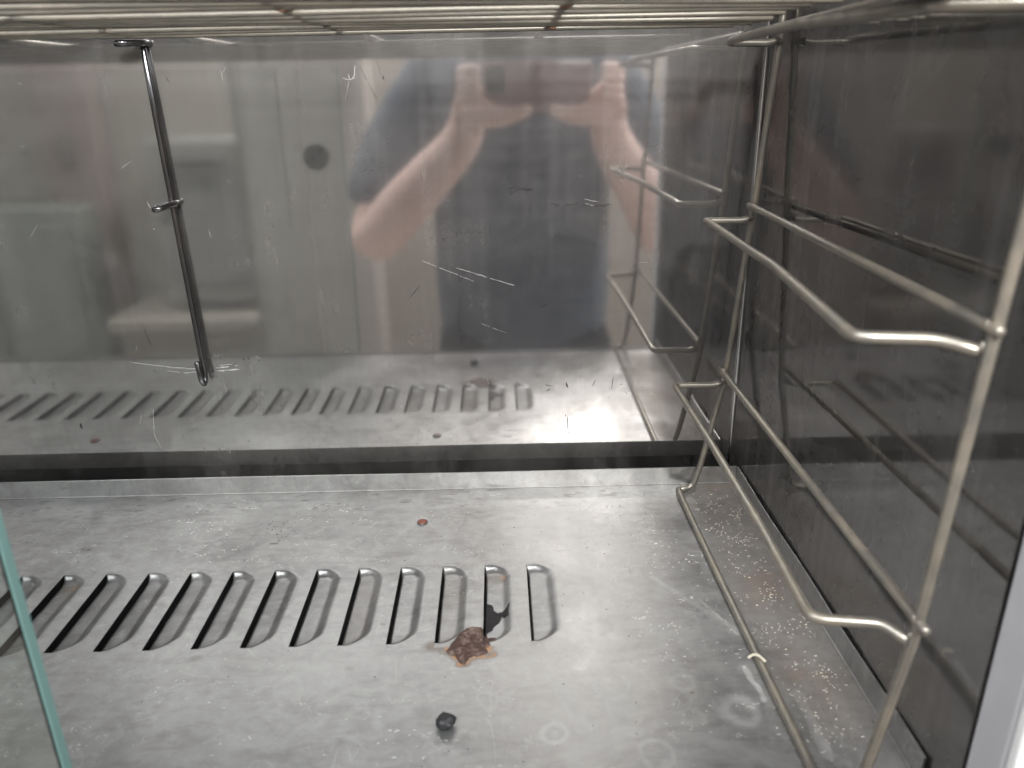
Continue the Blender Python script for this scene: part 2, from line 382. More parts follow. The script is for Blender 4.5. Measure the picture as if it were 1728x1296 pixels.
# ------------------------------------------------------------------ tray
tray = thing('louvered_tray', 'scratched steel floor tray with a row of louvers and upturned edges', 'tray', (0, 0, 0))
u1 = LW; gap = LSP - u1
xcols = [TLX]
x_left = LX0 - (NL - 1) * LSP
xcols = list(np.linspace(TLX, x_left, max(2, int((x_left - TLX) / 0.002)))[:-1])
lcol = []                                                     # columns that start a louver cell
for k in range(NL):
    xa = LX0 - (NL - 1 - k) * LSP
    lcol.append((len(xcols), len(xcols) + 22))
    xcols += list(np.linspace(xa, xa + u1, 23))[:-1]
    nxt = xa + LSP if k < NL - 1 else TRX
    n = 8 if k < NL - 1 else int((TRX - xa - u1) / 0.001)
    xcols += list(np.linspace(xa + u1, nxt, n + 1))[:-1]
xcols.append(TRX); xcols = np.array(xcols)
MY = 0.004
ya, yb = LYF - MY, LYB + MY
yrows = np.concatenate([np.linspace(TFY, ya, 113)[:-1], np.linspace(ya, yb, 92)[:-1], np.linspace(yb, TBY, 113)])
r0, r1 = 112, 112 + 91
NX, NY = len(xcols), len(yrows)
X, Y = np.meshgrid(xcols, yrows)
incell = np.zeros((NY - 1, NX - 1), bool)
for c0, c1 in lcol: incell[r0:r1, c0:c1] = True
idx = np.arange(NX * NY).reshape(NY, NX)
q = np.stack([idx[:-1, :-1], idx[:-1, 1:], idx[1:, 1:], idx[1:, :-1]], -1)[~incell]
me = bpy.data.meshes.new('floor_sheet'); me.vertices.add(NX * NY)
co = np.stack([X, Y, np.zeros_like(X)], -1).reshape(-1, 3); me.vertices.foreach_set('co', co.ravel())
me.loops.add(q.size); me.loops.foreach_set('vertex_index', q.ravel().astype(np.int32))
me.polygons.add(len(q)); me.polygons.foreach_set('loop_start', np.arange(0, q.size, 4, dtype=np.int32)); me.polygons.foreach_set('loop_total', np.full(len(q), 4, np.int32))
me.update(calc_edges=True); me.validate()

def floor_px(px, py, z=0.0):
    d = FW + RT * ((px - 864) / 1315.0) - UP * ((py - 648) / 1315.0); k = (z - 0.32) / d.z
    return d.x * k, d.y * k
def paint(x, y):
    pale = np.zeros_like(x); brown = np.zeros_like(x); dark = np.zeros_like(x)
    dx = (fbm(x, y, 90, 5, 3) - 0.5) * 0.006; dy = (fbm(x, y, 90, 9, 3) - 0.5) * 0.006
    X, Y = x + dx * 0.5, y + dy * 0.5
    def ring(px, py, r, wd, amt):
        nonlocal pale
        cx, cy = floor_px(px, py); w_ = max(1.0, (r / 0.0075) ** 2); d = np.hypot(x + dx * 0.5 * w_ - cx, y + dy * 0.5 * w_ - cy)
        amt = amt * 0.72; wd = wd * 1.25; k = d < r + 3 * wd; xx, yy, d = x[k], y[k], d[k]
        pale[k] = np.maximum(pale[k], amt * np.exp(-((d - r) / wd) ** 2) * (0.55 + 0.6 * fbm(xx, yy, 120, int(px))))
        pale[k] = np.maximum(pale[k], 0.25 * amt * (d < r) * fbm(xx, yy, 150, int(px) + 3))
    def seg(p0, p1, wd, amt, soft=0.5):
        nonlocal pale
        a = np.array(floor_px(*p0)); b = np.array(floor_px(*p1)); ab = b - a
        tt = np.clip(((X - a[0]) * ab[0] + (Y - a[1]) * ab[1]) / (ab @ ab), 0, 1)
        d = np.hypot(X - a[0] - tt * ab[0], Y - a[1] - tt * ab[1])
        k = d < wd
        pale[k] = np.maximum(pale[k], amt * sstep(wd, wd * soft, d[k]) * (0.4 + 0.8 * fbm(x[k], y[k], 160, int(p0[0]), 3)))
    ring(1030, 1155, 0.0095, 0.0013, 0.60); seg((985, 1140), (1035, 1163), 0.0012, 0.4)
    ring(938, 1237, 0.0066, 0.0014, 0.65); ring(938, 1237, 0.0008, 0.0010, 0.5)
    ring(1107, 1272, 0.0085, 0.0014, 0.50); ring(1152, 1152, 0.0060, 0.0013, 0.35); ring(1250, 1200, 0.0085, 0.003, 0.55)
    ring(1170, 1210, 0.006, 0.0014, 0.3); ring(1006, 1060, 0.007, 0.0012, 0.25)
    seg((930, 1130), (985, 1230), 0.0065, 0.36); seg((1100, 975), (1240, 1060), 0.0030, 0.34); seg((1180, 1010), (1245, 1070), 0.0014, 0.5)
    seg((1255, 1125), (1290, 1180), 0.0022, 0.60); seg((1345, 1170), (1395, 1275), 0.0042, 0.55); seg((1045, 1240), (1075, 1235), 0.006, 0.40)
    ring(330, 905, 0.020, 0.0008, 0.45); ring(360, 898, 0.013, 0.0010, 0.55); ring(180, 915, 0.022, 0.0010, 0.45); ring(100, 910, 0.024, 0.0009, 0.4); ring(240, 905, 0.012, 0.0008, 0.3)
    ring(320, 1190, 0.018, 0.0008, 0.35); ring(200, 1190, 0.022, 0.0009, 0.3); ring(480, 1180, 0.015, 0.0010, 0.25); ring(150, 1240, 0.016, 0.0010, 0.3); ring(660, 1180, 0.014, 0.001, 0.22)
    n = fbm(x, y, 30, 41, 5)
    pale = np.maximum(pale, 0.15 * sstep(0.50, 0.72, n) * sstep(0.28, 0.33, y))
    # brown film by the right edge under the rack, and along the back crease
    e = sstep(0.142, 0.166, X + 0.010 * (fbm(x, y, 25, 77) - 0.5)) * sstep(0.27, 0.36, Y)
    brown = np.maximum(brown, e * (0.48 + 0.26 * sstep(0.38, 0.7, fbm(x, y, 38, 61, 5))))
    brown = np.maximum(brown, 0.30 * sstep(TBY - 0.010, TBY - 0.001, Y) * sstep(0.45, 0.7, fbm(x, y, 60, 63, 4)))
    for px, py, r, am in [(790, 1094, 0.0185, 1.0), (768, 1094, 0.013, 0.9), (735, 1091, 0.010, 0.75), (820, 1104, 0.008, 1.0), (782, 1120, 0.006, 1.0), (145, 928, 0.009, 0.5), (590, 1128, 0.004, 0.4), (646, 1055, 0.003, 0.5), (1165, 1170, 0.0016, 0.9), (120, 985, 0.004, 0.4), (330, 1110, 0.005, 0.3), (468, 905, 0.006, 0.3)]:
        cx, cy = floor_px(px, py); d = np.hypot(X - cx, (Y - cy) * 1.4)
        k = d < r
        brown[k] = np.maximum(brown[k], am * sstep(r, r * (0.72 if am >= 0.9 else 0.3), d[k]) * (0.45 + 0.9 * fbm(x[k], y[k], 220, int(px), 3)))
    # scattered dark pits and specks
    for px, py, r, am in [(145, 928, 0.0034, 0.9), (462, 918, 0.0030, 0.8), (470, 914, 0.002, 0.8), (352, 1074, 0.0018, 0.5)]:
        cx, cy = floor_px(px, py); d = np.hypot((X - cx) * 0.6, (Y - cy) * 1.8)
        k = d < r
        dark[k] = np.maximum(dark[k], am * sstep(r, r * 0.3, d[k]) * sstep(0.4, 0.6, fbm(x[k], y[k], 500, int(px), 3)))
    cr = 0.5 * sstep(0.66, 0.8, fbm(x * 0.4, y, 260, 91, 3)) * sstep(0.535, 0.58, Y)
    dark = np.maximum(dark, cr)
    dark = np.maximum(dark, 0.6 * sstep(TBY - 0.0022, TBY - 0.0008, y) * (0.3 + fbm(x, y, 90, 97, 3)))  # darker line along the back crease
    dark = np.maximum(dark, 0.4 * sstep(TRX - 0.0026, TRX - 0.0012, x) * (0.3 + fbm(x, y, 90, 99, 3)))  # darker line along the right crease
    # fine dark cracks in the film behind the louvers on the right
    n2 = fbm(x, y, 75, 131, 4); crack = np.exp(-((n2 - 0.5) / 0.006) ** 2) * sstep(0.02, 0.06, x) * sstep(0.14, 0.12, x) * sstep(0.43, 0.47, y) * sstep(0.44, 0.56, fbm(x, y, 40, 141, 3))
    dark = np.maximum(dark, 0.55 * crack)
    return np.clip(np.stack([pale, brown, dark], -1), 0, 1)
col = np.ones((NX * NY, 4), np.float32); col[:, :3] = paint(co[:, 0], co[:, 1])
ca = me.color_attributes.new('paint', 'FLOAT_COLOR', 'POINT'); ca.data.foreach_set('color', col.ravel())
me.materials.append(M['tray']); fl = link(bpy.data.objects.new('floor_sheet', me), tray)

# louver: pressed hood, open along its left edge
def hood(u, v):
    """height of the hood; u across (0..LW), v along (0..L)"""
    L = LYB - LYF; h = 0.0046
    e = min(v, L - v)
    en = 1 - (1 - min(1, max(0, e) / (0.0062 if v > L / 2 else 0.0060))) ** 2.2 if e > 0 else 0
    en = en ** 0.75
    uu = u / (LW * 0.90)
    # rounded outer corners: the right border pulls in near the ends
    lim = 1 - (0.75 * (1 - min(1, max(0, e) / 0.016)) ** 2 if v < L / 2 else 0.65 * (1 - min(1, max(0, e) / 0.013)) ** 2)
    k = min(1.0, uu / max(lim, 1e-3))
    pr = 1.0 - 0.30 * (k / 0.58) if k < 0.58 else 0.70 * (0.5 + 0.5 * math.cos(math.pi * (k - 0.58) / 0.42))
    return -h * en * pr
def slit_off(v):
    L = LYB - LYF; e = min(v, L - v)
    return 0.0016 * (1 - (1 - min(1, max(0, e) / (0.012 if v > L / 2 else 0.003))) ** 2) if e > 0 else 0.0
vr = [-MY, -0.0005] + list(np.linspace(0, 0.013, 11)) + list(np.linspace(0.013, LYB - LYF - 0.013, 12))[1:-1] + list(np.linspace(LYB - LYF - 0.013, LYB - LYF, 11)) + [LYB - LYF + 0.0005, LYB - LYF + MY]
NU = 20
lv, lf = [], []
for v in vr:
    o_ = slit_off(v)
    for i in range(NU + 1):
        s = i / NU; u = o_ + (LW - o_) * s
        lv.append((u, v, hood(u, v)))
for j in range(len(vr) - 1):
    for i in range(NU): a_ = j * (NU + 1) + i; lf.append((a_, a_ + 1, a_ + NU + 2, a_ + NU + 1))
# rim: sheet thickness along the cut edge
nb = len(lv)
js = [j for j, v in enumerate(vr) if -0.0001 <= v <= LYB - LYF + 0.0001]
for j in js:
    v0 = Vector(lv[j * (NU + 1)]); lv.append((v0.x - 0.0001, v0.y, v0.z - 0.0009))
for a_, j in enumerate(js[:-1]):
    lf.append((nb + a_, j * (NU + 1), (j + 1) * (NU + 1), nb + a_ + 1))
lme = bpy.data.meshes.new('louver'); lme.from_pydata(lv, [], lf); lme.update()
for f in lme.polygons: f.use_smooth = True
lme.materials.append(M['tray'])
def painted_copy(x0, fn):
    m2 = lme.copy(); n = len(m2.vertices); c = np.zeros((n, 4), np.float32); c[:, 3] = 1
    P = np.array(lv); c[:, :3] = fn(P[:, 0], P[:, 1], x0)
    ca = m2.color_attributes.new('paint', 'FLOAT_COLOR', 'POINT'); ca.data.foreach_set('color', c.ravel()); return m2
def hz(u, v): return np.array([min(1.0, max(0.0, -hood(a_, b_) - 0.0006) / 0.0015) for a_, b_ in zip(u, v)])
def rusty(u, v, x0):
    L = LYB - LYF
    br = 0.75 * np.exp(-((v - (L - 0.012)) / 0.006) ** 2) * (0.4 + fbm(u, v, 300, 3)) + 0.35 * np.exp(-((u - 0.016) / 0.003) ** 2) * (v > 0.02) * (0.3 + fbm(u, v, 260, 8))
    br = br * hz(u, v); return np.stack([0.15 * br, np.clip(br, 0, 0.85), 0 * u], -1)
def tanned(u, v, x0):
    br = 0.22 + 0.4 * (fbm(u + x0, v, 110, 23) - 0.4)
    br = br * hz(u, v); return np.stack([0 * u, np.clip(br, 0, 0.5), 0 * u], -1)
louvers = []
for k in range(NL):
    xk = LX0 - k * LSP
    m_ = lme
    if k == 1 or k == 11: m_ = painted_copy(xk, rusty)
    elif k in (2, 4): m_ = painted_copy(xk, tanned)
    o = bpy.data.objects.new('louver', m_); link(o, tray); o.location = (xk, LYF, 0)
    if k == 1: o['label'] = 'louver with orange rust and a black burnt film'
    louvers.append(o)
# upturned flanges with a small bend radius
def flange(name, a, b, out, h, mat):
    a, b, out = Vector(a), Vector(b), Vector(out); prof = []
    R = 0.0007
    for k in range(6):
        an = math.pi / 2 * k / 5; prof.append((R * math.sin(an) - R, R - R * math.cos(an)))
    prof += [(0.0, h * 0.6), (0.0, h), (0.0009, h + 0.0002), (0.0010, h), (0.0010, 0.0005)]
    n = 40; vs, fs = [], []
    for i in range(n + 1):
        q = a.lerp(b, i / n); wv = 0.0004 * math.sin(i * 0.37) + 0.0003 * math.sin(i * 0.11 + 1)
        for o_, z in prof: vs.append(q + out * (o_ + wv * z / h) + Vector((0, 0, z + 0.00015)))
    m_ = len(prof)
    for i in range(n):
        for k in range(m_ - 1): fs.append((i * m_ + k, (i + 1) * m_ + k, (i + 1) * m_ + k + 1, i * m_ + k + 1))
    return mesh(name, vs, fs, mat, tray, False)
flange('back_flange', (TLX, TBY, 0), (TRX - 0.0006, TBY, 0), (0, 1, 0), FH, M['tray'])
flange('side_flange', (TRX - 0.0006, TFY + 0.0005, 0), (TRX - 0.0006, TBY - 0.0004, 0), (1, 0, 0), FH - 0.0003, M['tray'])
box('front_lip', (TLX, TFY - 0.0012, -0.018), (TRX - 0.0016, TFY - 0.0001, -0.0001), M['tray'], tray)
# cap plugs of the tray
def rivet(x, y):
    bm = bmesh.new(); prof = [(0, 0.0021), (0.0022, 0.0020), (0.0033, 0.0014), (0.0037, 0.0005), (0.0038, 0.0)]; n = 20; rings = []
    for r, z in prof:
        rings.append([bm.verts.new((r * math.cos(2 * math.pi * k / n) * (1 + 0.05 * math.sin(3 * k)), r * math.sin(2 * math.pi * k / n), z)) for k in range(n)] if r else [bm.verts.new((0, 0, z))])
    for k in range(n): bm.faces.new((rings[0][0], rings[1][k], rings[1][(k + 1) % n]))
    for a_, b_ in zip(rings[1:], rings[2:]):
        for k in range(n): bm.faces.new((a_[k], b_[k], b_[(k + 1) % n], a_[(k + 1) % n]))
    o = from_bm('rivet', bm, M['rivet'], tray, True); o.location = (x, y, 0.0002)
    tube('rim', [(0.0039 * math.cos(2 * math.pi * k / 24), 0.0039 * math.sin(2 * math.pi * k / 24), 0.0004) for k in range(25)], 0.0005, M['hook'], o, seg=6)
    return o
rivet(-0.0647, 0.5407); rivet(-0.4038, 0.5361)

# ------------------------------------------------------------------ side rack of bent wire
R_ = 0.0025
rack = thing('wire_rack', 'bent wire shelf-support rack leaning against the right side panel', 'rack', (0.15, 0.43, 0))
def rel(pts): return [Vector(q) - rack.location for q in pts]
BY = 0.5840
tube('upright', rel([(0.1480, BY - 0.003, 0.0027), (0.1600, BY, 0.0030), (0.1655, BY, 0.0235), (0.1796, BY, 0.098), (0.1899, BY, 0.229), (0.1975, BY, 0.352), (0.1985, BY, 0.372)]), R_, M['wire'], rack, 0.006)
tube('upright', rel([(0.1500, 0.281, 0.0027), (0.1600, 0.2735, 0.0030), (0.1650, 0.2720, 0.0200), (0.1738, 0.2690, 0.098), (0.1790, 0.2672, 0.229), (0.1850, 0.2665, 0.352), (0.1860, 0.2665, 0.372)]), R_, M['wire'], rack, 0.006)
tube('base_wire', rel([(0.1480, BY - 0.003, 0.0027), (0.1470, 0.5700, 0.0026), (0.1478, 0.47, 0.0026), (0.1489, 0.3885, 0.0026), (0.1502, 0.300, 0.0026), (0.1500, 0.281, 0.0027)]), R_, M['wire'], rack, 0.005)
def tier(z, xb, xs, xf, fx, kink, bx, dzf=0.0):
    pts = [(bx - 0.0035, BY - 0.0045, z), (bx - 0.010, BY - 0.0050, z - 0.0015), (xb, BY - 0.0050, z - 0.001), (xb - 0.001, BY - 0.014, z)]
    pts += [(q[0], q[1], z + q[2]) for q in kink]
    pts += [(xf, 0.283, z + 0.001 + dzf), (xf + 0.030, 0.2785, z + 0.001 + dzf), (fx - 0.0032, 0.2700, z - 0.001 + dzf)]
    return tube('tier_support', rel(pts), R_, M['wire'], rack, 0.0075)
tier(0.0985, 0.1385, 0, 0.1345, 0.1738, [(0.1385, 0.4534, 0), (0.1378, 0.3561, 0)], 0.1796)
tier(0.2285, 0.1535, 0, 0.1355, 0.1790, [(0.1500, 0.47, 0.000), (0.1486, 0.4146, 0.0005)], 0.1899)
tier(0.3490, 0.1610, 0, 0.1440, 0.1850, [(0.1490, 0.47, -0.001), (0.1432, 0.4044, -0.002), (0.1436, 0.33, -0.004)], 0.1975, -0.0058)
for z, x0, x1 in ((0.1075, 0.1765, 0.1738), (0.2370, 0.1875, 0.1778), (0.3580, 0.1945, 0.1840)):
    tube('rail', rel([(x0, BY + 0.0030, z), (x0, BY - 0.010, z), (x1, 0.2625, z)]), R_ * 0.92, M['wire'], rack, 0.003)
a = Acc(); i = 0
for z, x0, x1 in ((0.1000, 0.1785, 0.1738), (0.2290, 0.1890, 0.1788), (0.3485, 0.1965, 0.1848)):
    for yy, xx in ((BY - 0.0036, x0), (0.2694, x1)):
        for dz in (0.0, 0.0085):
            a.add(lump_data(Vector((xx - 0.001, yy, z + dz)) - rack.location, 0.0024, 2, (1, 0.8, 1), 0.15, i)); i += 1
o = a.build('weld_beads', M['wire'], rack); o['kind'] = 'stuff'

# ------------------------------------------------------------------ wire shelf on the top tier
shelf = thing('wire_shelf', 'flat steel wire grid shelf seen from below at the top edge', 'shelf', (-0.25, 0.45, 0.3575))
SZ = 0.3575
ys = [0.562 - 0.0192 * k for k in range(15)]
SW = 0.00165
for i, y in enumerate(ys):
    dz = [0.0, 0.0004, -0.0003, 0.0003, -0.0004, 0, 0.0003][i % 7]
    pts = []
    for x in np.linspace(-0.70, 0.158, 24):
        pts.append((x + 0.25, y - 0.45 + 0.0011 * math.sin(x * 7 + i * 2.1), dz + 0.0009 * math.sin(x * 9 + i) - 0.0012 * abs(x + 0.05)))
    tube('grid_wire', pts, SW, M['shelf_wire'], shelf, seg=12)
cxs = [-0.646, -0.509, -0.372, -0.236, -0.100, 0.0355]
for x in cxs:
    tube('cross_wire', [(x + 0.25, q - 0.45, 0.0040 - 0.0012 * abs(x + 0.05)) for q in np.linspace(ys[-1] - 0.008, 0.585, 8)], 0.0021, M['shelf_wire'], shelf, seg=12)
a = Acc(); i = 0
for x in cxs:
    for y in ys:
        for k in range(3):
            a.add(lump_data((x + 0.25 + random.uniform(-0.004, 0.004), y - 0.45 + random.uniform(-0.002, 0.002), random.uniform(0.0005, 0.0028)), random.uniform(0.0009, 0.0022), 2, (1.5, 0.9, 0.7), 0.3, i)); i += 1
o = a.build('weld_beads', M['weld'], shelf); o['kind'] = 'stuff'

# ------------------------------------------------------------------ hanging rod on the back panel
hook = thing('wire_hanger', 'thin dark wire hanger rod with hooked ends on the back panel', 'hanger', (-0.2475, 0.612, 0.10))
def hrel(pts): return [Vector((0, 0, 0.32)) + (Vector(q) - Vector((0, 0, 0.32))) * 1.0100 - hook.location for q in pts]
tube('rod', hrel([(-0.2522, 0.6141, 0.358), (-0.2505, 0.6125, 0.300), (-0.2487, 0.6120, 0.240), (-0.2462, 0.6112, 0.150), (-0.2449, 0.6110, 0.1020), (-0.2450, 0.6080, 0.0955), (-0.2462, 0.6055, 0.1000), (-0.2474, 0.6050, 0.1160)]), 0.00235, M['hook'], hook, 0.003)
tube('loop', hrel([(-0.2450, 0.6165, 0.2430), (-0.2468, 0.6085, 0.2425), (-0.2545, 0.5990, 0.2400), (-0.2585, 0.6000, 0.2395), (-0.2580, 0.6035, 0.2402), (-0.2505, 0.6095, 0.2420)]), 0.0023, M['hook'], hook, 0.003)
tube('loop', hrel([(-0.2485, 0.6165, 0.3555), (-0.2500, 0.6085, 0.3552), (-0.2600, 0.5990, 0.3545), (-0.2650, 0.6000, 0.3543), (-0.2640, 0.6040, 0.3546), (-0.2545, 0.6110, 0.3553)]), 0.0024, M['hook'], hook, 0.003)

# ------------------------------------------------------------------ sliding glass panes
def pane(x1, y0, th, label):
    o = thing('glass_door', label, 'glass door', (x1 - 0.24, y0 + th / 2, -0.004), 'sliding glass doors')
    p_ = box('pane', (-0.24, -th / 2, 0.0), (0.2392, th / 2, 0.352), M['glass'], o, 0.0004, 1)
    box('edge_band', (0.2394, -th / 2 + 0.0006, 0.0), (0.2402, th / 2 - 0.0006, 0.352), M['glass_edge'], o, 0.0002, 1)
    bm = bmesh.new(); bmesh.ops.create_cone(bm, cap_ends=True, segments=36, radius1=0.0155, radius2=0.0150, depth=th + 0.006, matrix=Matrix.Translation((0.2066, 0, 0.251)) @ Matrix.Rotation(math.radians(90), 4, 'X'))
    fp = from_bm('finger_pull', bm, M['lens'], o)
    tube('rim', [(0.2066 + 0.0150 * math.cos(2 * math.pi * k / 36), th / 2 + 0.003, 0.251 + 0.0150 * math.sin(2 * math.pi * k / 36)) for k in range(37)], 0.0008, M['rubber'], fp, seg=6)
    box('seal_strip', (0.1912, th / 2 + 0.0002, 0.0), (0.1928, th / 2 + 0.0016, 0.352), M['white_paint'], o)
    box('seal_strip', (0.1660, th / 2 + 0.0002, 0.165), (0.1676, th / 2 + 0.0016, 0.352), M['rubber'], o)
    return o
pane(-0.1854, 0.2500, 0.0064, 'clear glass door pane with a green upright edge at lower left')

# ------------------------------------------------------------------ residue, lump, crumbs on the tray
def surf(x, y):
    for k in range(NL):
        u = x - (LX0 - k * LSP)
        if 0 <= u <= LW and LYF <= y <= LYB: return hood(max(u, slit_off(y - LYF)), y - LYF)
    return 0.0
def film(name, outline_px, zoff, thick, mat, label, cat, zref=0.0, res=0.0007, seed=0, xmin=-9):
    poly = [floor_px(a_, b_, zref) for a_, b_ in outline_px]
    P = np.array(poly); lo = P.min(0); hi = P.max(0); nx = int((hi[0] - lo[0]) / res) + 2; ny = int((hi[1] - lo[1]) / res) + 2
    def inside(x, y):
        c = False; n = len(poly)
        for i in range(n):
            x1, y1 = poly[i]; x2, y2 = poly[(i + 1) % n]
            if (y1 > y) != (y2 > y) and x < (x2 - x1) * (y - y1) / (y2 - y1) + x1: c = not c
        return c
    def edge(x, y):
        d = 9
        for i in range(len(poly)):
            x1, y1 = poly[i]; x2, y2 = poly[(i + 1) % len(poly)]; ax, ay = x2 - x1, y2 - y1
            t_ = min(1, max(0, ((x - x1) * ax + (y - y1) * ay) / (ax * ax + ay * ay))); d = min(d, math.hypot(x - x1 - t_ * ax, y - y1 - t_ * ay))
        return d
    cx, cy = P.mean(0); vid = {}; vs = []; fs = []
    def V(i, j):
        if (i, j) in vid: return vid[(i, j)]
        x = lo[0] + i * res; y = lo[1] + j * res
        x += (float(vnoise(np.array(x), np.array(y), 900, seed)) - 0.5) * res * 1.2; y += (float(vnoise(np.array(x), np.array(y), 900, seed + 1)) - 0.5) * res * 1.2
        x = max(x, xmin); e = min(1, edge(x, y) / 0.0012)
        h = surf(x, y) + zoff + thick * e * (0.35 + 1.3 * float(fbm(np.array(x), np.array(y), 420, seed + 2, 3)) ** 1.5)
        vid[(i, j)] = len(vs); vs.append((x - cx, y - cy, h)); return vid[(i, j)]
    for i in range(nx):
        for j in range(ny):
            if inside(lo[0] + (i + .5) * res, lo[1] + (j + .5) * res): fs.append((V(i, j), V(i + 1, j), V(i + 1, j + 1), V(i, j + 1)))
    o = mesh(name, vs, fs, mat, None, True); o.location = (cx, cy, 0); tag(o, label, cat)
    return o
crust_px = [(753, 1098), (762, 1085), (778, 1064), (796, 1056), (812, 1058), (822, 1066), (838, 1068), (836, 1078), (824, 1080), (828, 1088), (818, 1092), (824, 1100), (806, 1106), (792, 1108), (784, 1122), (775, 1117), (768, 1106), (756, 1103)]
film('food_residue', crust_px, 0.0002, 0.0011, M['crust'], 'brown burnt food crust beside the rusty louver', 'residue', 0.0008, 0.0006, 3)
char_px = [(815, 1012), (821, 1016), (831, 1020), (833, 1028), (840, 1034), (849, 1032), (856, 1026), (861, 1021), (858, 1030), (858, 1042), (851, 1044), (847, 1041), (842, 1050), (834, 1056), (830, 1063), (822, 1066), (816, 1062), (813, 1045)]
film('burnt_film', char_px, 0.00025, 0.0003, M['char'], 'flat black charred film lying across the second louver from the right', 'residue', -0.0028, 0.0005, 5, LX0 - LSP + 0.0014)
x, y = floor_px(752, 1219, 0.003)
vs, fs = lump_data((0, 0, 0.0038), 0.0052, 3, (1.0, 0.95, 0.72), 0.13, 44)
o = mesh('rubber_lump', vs, fs, M['rubber'], None, True); o.location = (x, y, 0); tag(o, 'small shiny black lump at the front of the tray', 'lump')
# curl of pale scrap on the base wire
o = tube('scrap_curl', [(0, 0, 0), (0.003, 0.0012, 0.0012), (0.006, 0.0005, 0.0012), (0.0085, -0.004, 0.0004)], 0.0009, M['crumb'], None, 0.003, 8)
x, y = floor_px(1263, 1110, 0.005); o.location = (x, y, 0.0052); tag(o, 'pale curled scrap lying on the base wire of the rack', 'scrap')

def flake(acc, x, y, ln, wd, ang, h, rr):
    n = 6; top = []; vs = []; c, s_ = math.cos(ang), math.sin(ang); z0 = surf(x, y) + 0.0001
    for k in range(n):
        a_ = 2 * math.pi * k / n; r = rr.uniform(0.65, 1.2); px_, py_ = math.cos(a_) * ln * r, math.sin(a_) * wd * r
        vs.append(Vector((x + px_ * c - py_ * s_, y + px_ * s_ + py_ * c, z0)))
    for k in range(n): q_ = vs[k]; vs.append(Vector((x + (q_.x - x) * 0.55, y + (q_.y - y) * 0.55, z0 + h * rr.uniform(0.6, 1.3))))
    fs = [tuple(range(n, 2 * n))] + [(k, (k + 1) % n, n + (k + 1) % n, n + k) for k in range(n)]
    acc.add((vs, fs))
rr = random.Random(21)
a = Acc()
clumps = [(rr.uniform(0.158, 0.190), rr.uniform(0.30, 0.575)) for _ in range(38)]
for i in range(560):
    if i < 420: cx, cy = rr.choice(clumps); x = rr.gauss(cx, 0.005); y = rr.gauss(cy, 0.006)
    else: x = rr.uniform(0.06, 0.196); y = rr.uniform(0.29, 0.58)
    if not (0.04 < x < 0.1965 and 0.288 < y < 0.590): continue
    flake(a, x, y, rr.uniform(0.0003, 0.0008) * (1.6 if rr.random() < 0.12 else 1), rr.uniform(0.00014, 0.00030), rr.gauss(0, 0.7), rr.uniform(0.0001, 0.0004), rr)
o = a.build('crumbs', M['crumb'], None, False); tag(o, 'pale dry crumbs scattered under the rack along the right tray edge', 'crumbs', kind='stuff')
a = Acc()
cl2 = [(rr.uniform(-0.34, 0.15), rr.uniform(0.29, 0.585)) for _ in range(170)]
for i in range(1250):
    if i < 820: cx, cy = rr.choice(cl2); x = rr.gauss(cx, 0.006); y = rr.gauss(cy, 0.0016)
    else: x = rr.uniform(-0.42, 0.19); y = rr.uniform(0.288, 0.590)
    if not (-0.45 < x < 0.195 and 0.288 < y < 0.592): continue
    if LYF - 0.002 < y < LYB + 0.002 and x < LX0 + LW and rr.random() < 0.75: continue
    flake(a, x, y, rr.uniform(0.0004, 0.0019) * (0.5 + 0.5 * rr.random()), rr.uniform(0.00008, 0.00022), rr.gauss(0.1, 0.5), 0.0001, rr)
o = a.build('flecks', M['fleck'], None, False); tag(o, 'tiny whitish flecks strewn over the whole tray surface', 'flecks', kind='stuff')
a = Acc()
for i in range(150):
    if i < 40: x, y = floor_px(rr.gauss(478, 26), rr.gauss(892, 8))
    else: x = rr.uniform(-0.40, 0.19); y = rr.uniform(0.289, 0.590)
    if LYF - 0.002 < y < LYB + 0.002 and x < LX0 + LW: continue
    flake(a, x, y, rr.uniform(0.0002, 0.0007), rr.uniform(0.0002, 0.0005), rr.uniform(0, 3), 0.0003, rr)
o = a.build('dark_specks', M['speck'], None, False); tag(o, 'tiny dark burnt specks dotted over the tray', 'specks', kind='stuff')

# ------------------------------------------------------------------ the place mirrored in the back panel: photographer and kitchen behind the camera
M['skin'] = simple('skin', (0.80, 0.57, 0.50), 0.5, 0.0, 0.08, 40)
M['shirt'] = simple('dark_grey_shirt', (0.085, 0.100, 0.128), 0.85, 0.0, 0.2, 30)
M['trousers'] = simple('dark_trousers', (0.03, 0.032, 0.04), 0.85, 0.0, 0.2, 30)
M['hair'] = simple('brown_hair', (0.05, 0.032, 0.022), 0.6, 0.0, 0.3, 80)
M['phone'] = simple('phone_back', (0.30, 0.20, 0.20), 0.22, 0.0, 0.05, 20)

def skinned(name, nodes, edges, mat, parent=None, root=0, sub=2):
    me = bpy.data.meshes.new(name); me.from_pydata([n_[0] for n_ in nodes], edges, []); me.update()
    o = link(bpy.data.objects.new(name, me), parent)
    sk = o.modifiers.new('Skin', 'SKIN'); sk.use_smooth_shade = True
    if not me.skin_vertices: me.skin_vertices.new(name='')
    for i, n_ in enumerate(nodes):
        r = n_[1]; me.skin_vertices[0].data[i].radius = r if hasattr(r, '__len__') else (r, r)
    me.skin_vertices[0].data[root].use_root = True
    s_ = o.modifiers.new('Subdivision', 'SUBSURF'); s_.levels = sub; s_.render_levels = sub
    dg = bpy.context.evaluated_depsgraph_get(); ev = bpy.data.meshes.new_from_object(o.evaluated_get(dg))
    o.modifiers.clear(); o.data = ev; ev.materials.clear(); ev.materials.append(mat)
    for f in ev.polygons: f.use_smooth = True
    return o
